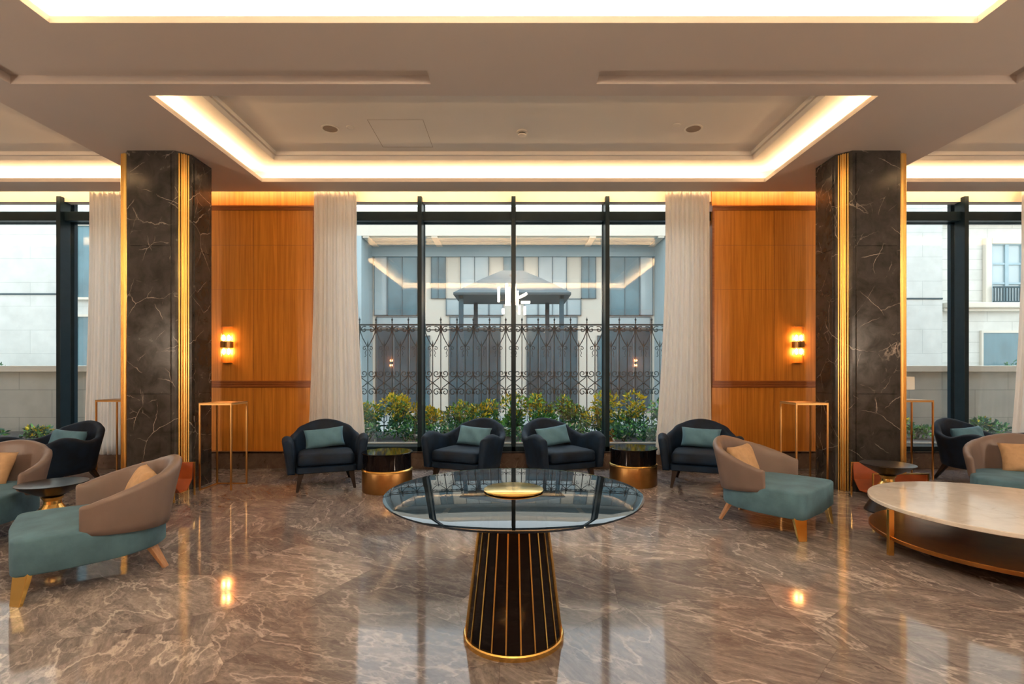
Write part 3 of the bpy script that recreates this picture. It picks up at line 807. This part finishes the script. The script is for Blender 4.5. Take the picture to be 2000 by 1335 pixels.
# ------------------------------------------------------------ ceiling fittings
ZP = ZU+.06
def disc_fitting(x, y, r, cat, label, inner, group=None):
    t_ = thing('ceiling_speaker' if cat == 'speaker' else 'sprinkler', label, cat, (x, y, ZP), 0, group)
    MB().lathe([(.002, 0), (r, 0), (r, -.006), (r*.84, -.010), (r*.80, -.004), (.002, -.004)], 40).build('rim', 'white_plastic', t_, smooth=True)
    MB().lathe([(.002, -.0041), (r*.80, -.0041), (r*.79, -.008), (.002, -.009)], 40).build('grille', inner, t_)
    return t_
disc_fitting(-2.10, 5.80, .10, 'speaker', 'round ceiling speaker left, over the central window bay', 'grey_grille', 'round ceiling speakers')
disc_fitting(2.06, 5.80, .10, 'speaker', 'round ceiling speaker right, over the central window bay', 'grey_grille', 'round ceiling speakers')
disc_fitting(-1.86, 5.77, .045, 'sprinkler', 'small concealed sprinkler beside the left ceiling speaker', 'white_plastic', 'concealed sprinklers')
disc_fitting(1.84, 5.72, .045, 'sprinkler', 'small concealed sprinkler beside the right ceiling speaker', 'white_plastic', 'concealed sprinklers')
sd = thing('smoke_detector', 'white smoke detector in the middle of the ceiling tray', 'smoke detector', (.10, 5.88, ZP))
MB().lathe([(.002, 0), (.065, 0), (.065, -.015), (.05, -.022), (.002, -.022)], 32).build('base', 'white_plastic', sd, smooth=True)
MB().lathe([(.002, -.022), (.044, -.022), (.044, -.036), (.002, -.036)], 32).build('vent', 'black_plastic', sd)
MB().lathe([(.002, -.036), (.05, -.036), (.045, -.048), (.02, -.055), (.002, -.055)], 32).build('cap', 'white_plastic', sd, smooth=True)
hm = MB(); hx0, hx1, hy0, hy1 = -1.62, -1.0, 5.6, 6.28
for (a, b, c_, d_) in ((hx0, hy0, hx1, hy0+.004), (hx0, hy1-.004, hx1, hy1), (hx0, hy0, hx0+.004, hy1), (hx1-.004, hy0, hx1, hy1)):
    hm.box(a, b, ZP-.0015, c_, d_, ZP+.001)
structure(hm.build('trim_5', 'grey_grille'), 'thin outline of the ceiling access hatch')

# ------------------------------------------------------------ chandelier (above and behind the camera, mirrored in the window)
chd = thing('chandelier', 'brass chandelier of glowing tubes, seen reflected in the window centre', 'chandelier', (-.02, .5, 0))
MB().lathe([(.002, 4.16), (.10, 4.16), (.10, 4.12), (.002, 4.12)], 24).build('canopy', 'brass', chd)
MB().tube([(0, 0, 4.13), (0, 0, 3.15)], .012, 8).build('rod', 'brass', chd)
for (dx, dy, z0, L, tilt) in ((-.40, .05, 3.38, .42, 0), (-.18, -.08, 3.30, .62, 0), (-.10, .1, 3.28, .5, 0), (.06, -.05, 3.32, .58, 0), (.13, .0, 3.3, .40, 0), (.18, .1, 3.02, .24, 0), (.34, -.06, 3.02, .24, 0), (.30, .02, 3.5, .26, 62), (.36, .04, 3.37, .26, 90), (-.28, -.1, 3.05, .16, 0)):
    tt = R(tilt); a = Vector((dx, dy, z0)); b = a+Vector((math.sin(tt)*L, 0, math.cos(tt)*L))
    if tilt: a, b = a-Vector((.13, 0, 0)), b-Vector((.13, 0, 0))
    MB().tube([a, b], .036, 12).build('light_tube', 'lamp_tube', chd, smooth=True)
    MB().tube([(0, 0, max(3.16, min(4.0, a.z+.05))), (a.x, a.y, max(3.05, a.z+.05))], .006, 6).build('bracket', 'brass', chd)
# table lamp on a console far behind, mirrored in the right window
lt = thing('floor_lamp', 'lamp with glowing square shade, reflected in the right window', 'lamp', (11.68, -.1, 0))
MB().lathe([(.002, 0), (.14, 0), (.14, .02), (.02, .03), (.012, .8), (.012, .95), (.002, .95)], 24).build('stand', 'brass', lt)
MB().box(-.13, -.13, .87, .13, .13, 1.25).build('shade', 'lamp_shade', lt)

# ------------------------------------------------------------ outside
gb = MB().box(-30, 7.75, -.2, 30, 40, .0).build('ground', 'paving'); structure(gb, 'pale paved ground outside')
bed = MB().box(-11.5, 7.78, 0, 11.5, 9.55, .26).build('planting_bed', 'soil'); tag(bed, 'dark soil of the raised planting bed outside the windows', 'soil', None, 'stuff')

# wrought iron fence
FY = 9.05
fence = thing('iron_fence', 'ornate wrought iron fence with scrollwork outside the central window', 'fence', (0, FY, 0))
Z0, Z1, Z2, Z3 = .36, .93, 1.44, 2.22
FX = 3.35
for z, r_ in ((Z3, .014), (Z3-.09, .008), (.42, .012)):
    MB().box(-FX, -r_, z-r_, FX, r_, z+r_).build('rail', 'iron', fence)
SP = .145; nb = int(2*FX/SP)
def spiral(cx, cz, r0, r1, a0, turns, n=16, s=1):
    return [(cx+s*(r0+(r1-r0)*k/n)*math.cos(a0+turns*2*PI*k/n), 0, cz+(r0+(r1-r0)*k/n)*math.sin(a0+turns*2*PI*k/n)) for k in range(n+1)]
bar0 = bar1 = None
for k in range(nb+1):
    x = -FX+.02+k*SP
    if k % 2 == 0:
        if not bar0:
            b = MB(); b.tube([(0,0,Z0-.1), (0,0,Z3+.05)], .0085, 6)
            b.lathe([(.001, Z3+.03), (.016, Z3+.05), (.006, Z3+.065), (.02, Z3+.09), (.006, Z3+.12), (.001, Z3+.15)], 6)
            bar0 = b.build('bar', 'iron', fence); o = bar0
        else: o = bar0.copy(); C.objects.link(o)
    else:
        if not bar1:
            b = MB(); b.tube([(0,0,Z0-.1), (0,0,1.86)], .0085, 6); b.lathe([(.001, 1.85), (.014, 1.87), (.001, 1.95)], 6)
            bar1 = b.build('bar', 'iron', fence); o = bar1
        else: o = bar1.copy(); C.objects.link(o)
    o.parent = fence; o.location = (x, 0, 0)
top0 = mid0 = low0 = None
for k in range(0, nb//2):
    x = -FX+.02+(2*k+1)*SP
    if not top0:
        t_ = MB()
        for s in (-1, 1):
            # heart scroll under the top rail
            pth = spiral(s*.066, Z3-.085, .014, .062, PI/2, s*1.1, 16)
            t_.tube(pth, .009, 5)
            t_.tube([(s*.13, 0, Z3-.02), (s*.128, 0, Z3-.14), (s*.09, 0, Z3-.24), (s*.035, 0, Z3-.34), (0, 0, Z3-.40)], .009, 5)
            t_.tube(spiral(s*.055, Z3-.42, .008, .038, PI/2, (1.1 if s > 0 else -1.1), 12), .0065, 5)
            t_.tube([(s*.02, 0, Z3-.44), (s*.05, 0, Z3-.50), (s*.03, 0, Z3-.55), (s*.055, 0, Z3-.57)], .006, 5)
        top0 = t_.build('crest_scroll', 'iron', fence); o = top0
        m_ = MB()
        for s in (-1, 1):
            for v in (-1, 1):
                cz = (Z1+Z2)/2
                m_.tube(spiral(s*.070, cz+v*.165, .014, .066, -v*PI/2, s*v*1.15, 18), .009, 5)
                m_.tube([(s*.125, 0, cz+v*.20), (s*.138, 0, cz+v*.14), (s*.11, 0, cz+v*.085), (s*.04, 0, cz+v*.03), (0, 0, cz)], .009, 5)
        m_.lathe([(.002, cz-.03), (.022, cz), (.002, cz+.03)], 6)
        mid0 = m_.build('middle_scroll', 'iron', fence)
        l_ = MB()
        for s in (-1, 1):
            l_.tube([(0, 0, .46), (s*.05, 0, .52), (s*.045, 0, .60), (0, 0, .56)], .007, 5)
            l_.tube(spiral(s*.045, .66, .01, .035, -PI/2, s*1.0, 12), .0065, 5)
        low0 = l_.build('lower_scroll', 'iron', fence)
        for q in (top0, mid0, low0): q.location = (x, 0, 0)
    else:
        for src in (top0, mid0, low0):
            o = src.copy(); C.objects.link(o); o.parent = fence; o.location = (x, 0, 0)

# shrubs
def shrub(name, x, y, z0, rx, ry, rz, n, mats, wts, label, cat, group=None, leaf=.05, seed=0, stems=5):
    rnd = random.Random(seed)
    t_ = thing(name, label, cat, (x, y, z0), 0, group)
    s_ = MB()
    for k in range(stems):
        a = rnd.uniform(0, 2*PI); q = rnd.uniform(.2, .7)
        s_.tube([(0, 0, 0), (q*rx*.4*math.cos(a), q*ry*.4*math.sin(a), rz*.8), (q*rx*math.cos(a), q*ry*math.sin(a), rz*1.5)], [.008, .006, .003], 5)
    s_.build('stems', 'stem', t_)
    m = MB()
    blobs = [(rnd.uniform(-.6, .6)*rx, rnd.uniform(-.5, .5)*ry, rnd.uniform(.4, 1.6)*rz, rnd.uniform(.35, .6)) for _ in range(7)]
    for k in range(n):
        bx_, by_, bz_, br = rnd.choice(blobs)
        d = Vector((rnd.gauss(0, 1), rnd.gauss(0, 1), rnd.gauss(0, 1))).normalized()*rnd.uniform(.4, 1)**.5*br
        c = Vector((bx_+d.x*rx, by_+d.y*ry, max(.02, bz_+d.z*rz*.9)))
        L = leaf*rnd.uniform(.6, 1.25)
        ax = (d+Vector((rnd.uniform(-.6, .6), rnd.uniform(-.6, .6), rnd.uniform(-.2, .8)))).normalized()
        sd_ = ax.cross(Vector((rnd.uniform(-1, 1), rnd.uniform(-1, 1), rnd.uniform(-1, 1)))).normalized(); up = ax.cross(sd_)
        hi = c.z/(2*rz)
        wv = [wt*(1 if mats[q] != 'leaf_yellow' else max(.0, hi-.35)*3) for q, wt in enumerate(wts)]
        m.cur = rnd.choices(range(len(mats)), wv)[0]
        b = c; tip = c+ax*L; mid = c+ax*L*.45
        m.add([b, mid+sd_*L*.24+up*L*.05, tip, mid-sd_*L*.24+up*L*.05, mid], [(0, 4, 1), (4, 2, 1), (0, 3, 4), (4, 3, 2)])
    m.build('foliage', mats, t_)
    return t_
gy = ['leaf_green', 'leaf_dark', 'leaf_yellow']
specs = [(-2.55, .42, .33, (1, 1, 1.6)), (-2.0, .40, .37, (1, 1, 3.2)), (-1.5, .38, .36, (1, .8, 3.5)), (-.95, .40, .31, (1.4, 1, .5)), (-.42, .40, .34, (1.4, 1, 1.4)),
         (.05, .36, .38, (1.4, .8, 1.4)), (.50, .40, .42, (1.6, .7, 1.0)), (1.0, .40, .33, (1.2, 1, .3)), (1.5, .38, .36, (1, 1, 2.6)), (2.05, .40, .37, (1, 1, 3.0)), (2.6, .42, .35, (1.4, 1, .4))]
names = ['at the left end, beside the curtain', 'with yellow tips, second from the left curtain', 'with dense yellow tips left of the first mullion', 'low and green right of the left mullion', 'behind the left central armchair',
         'behind the centre mullion', 'tall and leafy behind the right central armchair', 'low green, left of the right mullion', 'with yellow tips by the right mullion', 'with yellow tips right of the orange pot', 'green, beside the right curtain']
for k, (x, rx, rz, wt) in enumerate(specs):
    shrub('shrub', x, 8.42+.3*(k % 2), .26, rx*.82, .20, rz, 1050, gy, wt, 'outdoor shrub '+names[k], 'shrub', 'shrubs in front of the iron fence', .075, k+3)
for k, (x, lb) in enumerate(((-2.3, 'below the left pane'), (-1.7, 'near the left mullion'), (-1.05, 'left of the twin armchairs'), (-.4, 'behind the twin armchairs, left'), (.3, 'behind the twin armchairs, right'), (.95, 'right of the twin armchairs'), (1.75, 'right of the orange pot'), (2.3, 'at the right curtain'))):
    shrub('ground_plant', x, 8.02, .26, .34, .16, .15, 420, ['leaf_dark', 'leaf_green', 'facade_white'], (2.5, 1, .35), 'low dark leafy plant '+lb+' outside', 'plant', 'low plants below the shrubs', .07, k+40, 3)
for k, (x, y, sz, lb) in enumerate(((-8.9, 8.6, .24, 'low leafy plant outside the left window, at the photo edge'), (-7.9, 8.4, .22, 'yellow-green plant outside the left window by the mullion'),
                                    (6.75, 8.5, .30, 'dark leafy plant outside, right of the right column'), (8.35, 8.9, .26, 'pale leafy plant outside the right window before the stone wall'))):
    shrub('garden_plant', x, y, .26, sz, sz*.8, sz*.55, 320, gy, (1, 2, 1.8 if k == 1 else .15), lb, 'plant', None, .085, k+60, 4)
pot = thing('garden_pot', 'round orange ribbed pot among the plants outside, right of the mullion', 'pot', (1.56, 8.12, .26))
rg = []
for j in range(13):
    a = -PI/2+PI*j/12
    rg.append([((.095*math.cos(a)*(1-.07*abs(math.sin(5*2*PI*i/40)))+.002)*math.cos(2*PI*i/40), (.095*math.cos(a)*(1-.07*abs(math.sin(5*2*PI*i/40)))+.002)*math.sin(2*PI*i/40), .14+.085*math.sin(a)) for i in range(40)])
MB().loft(rg).build('body', 'orange_glaze', pot, smooth=True)
MB().lathe([(.05, 0), (.03, .02), (.03, .06), (.01, .06)], 16).build('foot', 'orange_glaze', pot)

# parapet walls outside the side windows
for s, lb in ((-1, 'pale stone garden wall outside the left window'), (1, 'pale stone garden wall outside the right window')):
    t_ = thing('garden_wall', lb, 'garden wall', (0, 0, 0), 0, 'stone garden walls')
    a, b = sorted((s*5.6, s*14)); MB().box(a, 9.6, 0, b, 9.85, 1.38).build('wall_body', 'parapet_stone', t_)
    MB().box(a-.03, 9.54, 1.38, b+.03, 9.9, 1.50).build('coping', 'facade_white', t_, bevel=.01)

# central building with recessed portico facade
def P(px, py, d): return ((px-1003)/989*d, EYE+(728-py)/989*d)
bld = thing('building', 'white building with tall dark windows behind the iron fence', 'building', (0, 0, 0))
D1, D0 = 16.0, 14.8
xa = P(728, 0, D1)[0]; xb = -xa
body = MB(); body.box(xa-3.5, D1, 0, xb+3.5, D1+.3, 6.6).build('wall', 'facade_white', bld)
for s, x in ((-1, xa), (1, xb)):
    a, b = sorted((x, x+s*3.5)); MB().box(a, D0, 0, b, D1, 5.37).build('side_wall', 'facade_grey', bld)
    xx = x-s*.001
MB().box(xa-3.5, D0, 5.37, xb+3.5, D1+.3, 6.08).build('fascia', 'facade_white', bld)
sf = MB()
for k in range(4): sf.box(xa+.1, D0+.12+k*.26, 5.34, xb-.1, D0+.26+k*.26, 5.372)
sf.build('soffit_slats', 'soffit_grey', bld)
sb = MB()
for px in (714, 848, 1003, 1158, 1292):
    x = P(px, 0, D0)[0]; sb.box(x-.09, D0+.02, 5.32, x+.09, D1, 5.37)
sb.build('soffit_beam', 'facade_white', bld)
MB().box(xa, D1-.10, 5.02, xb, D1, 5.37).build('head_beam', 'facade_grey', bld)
def win(x0, y0, x1, y1, mat, muls, fr=.022, sillm=None, mirror=True, dep=.06):
    for mir in ((1, -1) if mirror else (1,)):
        a, zt = P(x0, y0, D1); b, zb_ = P(x1, y1, D1)
        if mir < 0: a, b = -b, -a
        f = MB(); f.box(a, D1-dep, zb_, b, D1-.005, zb_+fr).box(a, D1-dep, zt-fr, b, D1-.005, zt)
        f.box(a, D1-dep, zb_, a+fr, D1-.005, zt).box(b-fr, D1-dep, zb_, b, D1-.005, zt)
        for mp_ in muls:
            xm = P(mp_, 0, D1)[0]*mir; f.box(xm-fr/2, D1-dep, zb_, xm+fr/2, D1-.005, zt)
        w_ = f.build('window', 'frame_slate', bld)
        MB().box(a+fr, D1-.03, zb_+fr, b-fr, D1-.006, zt-fr).build('pane', mat, w_)
win(731, 494, 757, 616, 'facade_pale_glass', [])
win(757, 494, 828, 616, 'facade_glass', [786, 815])
win(842, 494, 871, 583, 'facade_glass', [856])
win(899, 494, 955, 616, 'facade_pale_glass', [927])
win(983, 494, 1023, 583, 'facade_glass', [1003], mirror=False)
win(871, 583, 899, 616, 'facade_pale_glass', []); win(955, 583, 983, 616, 'facade_pale_glass', [])
win(736, 642, 828, 800, 'facade_dark_glass', [770, 800]); win(736, 618, 828, 640, 'facade_pale_glass', [])
win(878, 642, 978, 800, 'facade_dark_glass', [903, 928, 953]); win(878, 618, 978, 640, 'facade_pale_glass', [])
win(829, 655, 840, 800, 'facade_glass', [])

# garden pavilion with hipped roof, a reflection in the glass modelled as a solid
pv = thing('pavilion', 'reflected garden pavilion built solid, dark low pyramid roof behind the fence', 'pavilion', (-.03, 12.3, 0))
hw = 1.34
rf = MB(); rf.loft([[(-hw, -hw*.6, 3.14), (hw, -hw*.6, 3.14), (hw, hw*.6, 3.14), (-hw, hw*.6, 3.14)], [(-hw, -hw*.6, 3.19), (hw, -hw*.6, 3.19), (hw, hw*.6, 3.19), (-hw, hw*.6, 3.19)],
                    [(-.72, -.35, 3.58), (.72, -.35, 3.58), (.72, .35, 3.58), (-.72, .35, 3.58)], [(-.25, -.1, 3.83), (.25, -.1, 3.83), (.25, .1, 3.83), (-.25, .1, 3.83)]])
rf.build('roof', 'slate_roof', pv)
for x in (-1.18, 1.14):
    for y in (-.6, .6): MB().box(x-.05+(.25 if y > 0 and x < 0 else -.25 if y > 0 else 0), y-.05, 0, x+.05+(.25 if y > 0 and x < 0 else -.25 if y > 0 else 0), y+.05, 3.14).build('post', 'blue_post', pv)

# building beyond the left window
lb = thing('building', 'plain pale stone building outside the left window', 'building', (0, 0, 0))
MB().box(-20, 13.2, 0, -6.6, 14.0, 7.2).build('wall', 'stone_panels', lb)
MB().box(-20, 13.18, EYE+(728-574)/989*13.2-.02, -6.6, 13.21, EYE+(728-574)/989*13.2+.02).build('shadow_joint', 'iron', lb)
for (y0, y1) in ((440, 580), (618, 715)):
    a = (147-1003)/989*13.1; b = a+1.5; zt = EYE+(728-y0)/989*13.1; zb_ = EYE+(728-y1)/989*13.1
    w_ = MB().box(a, 13.10, zb_-.06, b, 13.20, zb_).box(a, 13.10, zt, b, 13.2, zt+.06).box(a-.05, 13.10, zb_-.06, a, 13.2, zt+.06).box(b, 13.1, zb_-.06, b+.05, 13.2, zt+.06).build('window', 'facade_white', lb)
    MB().box(a, 13.15, zb_, b, 13.19, zt).build('pane', 'facade_glass', w_)
# classical building beyond the right window
rb = thing('building', 'classical stone building with balcony window outside the right window', 'building', (0, 0, 0))
XR = (1828-1003)/989*13.2
MB().box(6.6, 13.0, 0, XR, 14.0, 7.2).build('wing', 'stone_panels', rb)
zj = EYE+(728-583)/989*13.0
MB().box(6.6, 12.985, zj-.02, XR, 13.0, zj+.02).build('shadow_joint', 'iron', rb)
MB().box(XR, 13.2, 0, 20, 14.0, 7.2).build('wall', 'stone_courses', rb)
MB().box(XR, 13.12, 0, XR+.08, 13.25, 6.3).build('joint_strip', 'facade_grey', rb)  # grey strip standing in for the darker recessed joint between wing and wall
def Q(px, py, d=13.2): return ((px-1003)/989*d, EYE+(728-py)/989*d)
x0, zt = Q(1930, 478); x1, zb_ = Q(1992, 592)
w_ = MB().box(x0-.16, 13.08, zb_, x0, 13.2, zt+.16).box(x1, 13.08, zb_, x1+.16, 13.2, zt+.16).box(x0, 13.08, zt, x1, 13.2, zt+.16).build('window', 'facade_white', rb, bevel=.02)
MB().box(x0, 13.16, zb_, x1, 13.19, zt).build('pane', 'facade_pale_glass', w_)
f = MB()
for k in range(3): f.box(x0+(x1-x0)*k/2-.045, 13.12, zb_, x0+(x1-x0)*k/2+.045, 13.17, zt)
for k in range(4): f.box(x0, 13.13, zb_+(zt-zb_)*k/3-.025, x1, 13.165, zb_+(zt-zb_)*k/3+.025)
f.build('sash', 'soffit_grey', w_)
g = MB(); zr = Q(0, 563)[1]
g.box(x0-.05, 12.98, zr-.02, x1+.05, 13.02, zr+.02).box(x0-.05, 12.98, zb_, x1+.05, 13.02, zb_+.03)
for k in range(13):
    xx = x0-.03+(x1-x0+.06)*k/12; g.box(xx-.01, 12.99, zb_, xx+.01, 13.01, zr)
g.build('balcony_rail', 'iron', rb)
MB().box(XR+.1, 12.95, zb_-.14, 20, 13.2, zb_-.0).box(XR+.1, 13.05, zb_-.22, 20, 13.2, zb_-.14).build('cornice', 'facade_white', rb, bevel=.02)
x0, zt = Q(1917, 650); x1, zb_ = Q(1992, 730)
w_ = MB().box(x0-.05, 13.14, zb_, x0, 13.2, zt+.06).box(x1, 13.14, zb_, x1+.05, 13.2, zt+.06).box(x0, 13.14, zt, x1, 13.2, zt+.06).build('window', 'facade_white', rb)
MB().box(x0, 13.16, zb_, x1, 13.19, zt).build('pane', 'facade_glass', w_)
zt2 = Q(0, 462)[1]
MB().box(XR+.1, 13.02, zt2+.35, 20, 13.2, zt2+.5).build('string_course', 'facade_white', rb, bevel=.02)
# tall hedge under the lower window
shrub('hedge_bush', Q(1955, 0)[0], 12.6, 0, .75, .3, 1.0, 1100, ['leaf_green', 'leaf_dark'], (1, 2), 'blue-green bush below the lower window of the stone building', 'bush', None, .10, 91)
shrub('hedge_bush', -12.9, 12.4, 0, .6, .3, .95, 900, ['leaf_green', 'leaf_dark'], (1, 2), 'dark bush above the garden wall at the left photo edge', 'bush', None, .10, 92)
# unseen torchieres added out of view to brighten the ceiling
tl = None
for k, (x, y) in enumerate(((-6.3, 1.2), (6.3, 1.2), (-7.5, -2.2), (7.5, -2.2))):
    if tl is None:
        tl = thing('fill_torchiere', '', 'floor lamp', (x, y, 0), 0, 'added brass fill uplights out of view')
        MB().lathe([(.002, 0), (.15, 0), (.15, .02), (.02, .035), (.012, .1), (.012, 1.62), (.03, 1.66), (.16, 1.78), (.155, 1.785), (.03, 1.68), (.002, 1.68)], 32).build('stand', 'brass', tl, smooth=True)
        o = tl
    else: o = copy_tree(tl); o.location = (x, y, 0)
    o['label'] = 'added brass fill uplight out of view, '+('left, nearer the window', 'right, nearer the window', 'far left at the rear', 'far right at the rear')[k]
    point('fill_torchiere_light', (x, y, 1.86), 110, (1, .79, .59), .08)
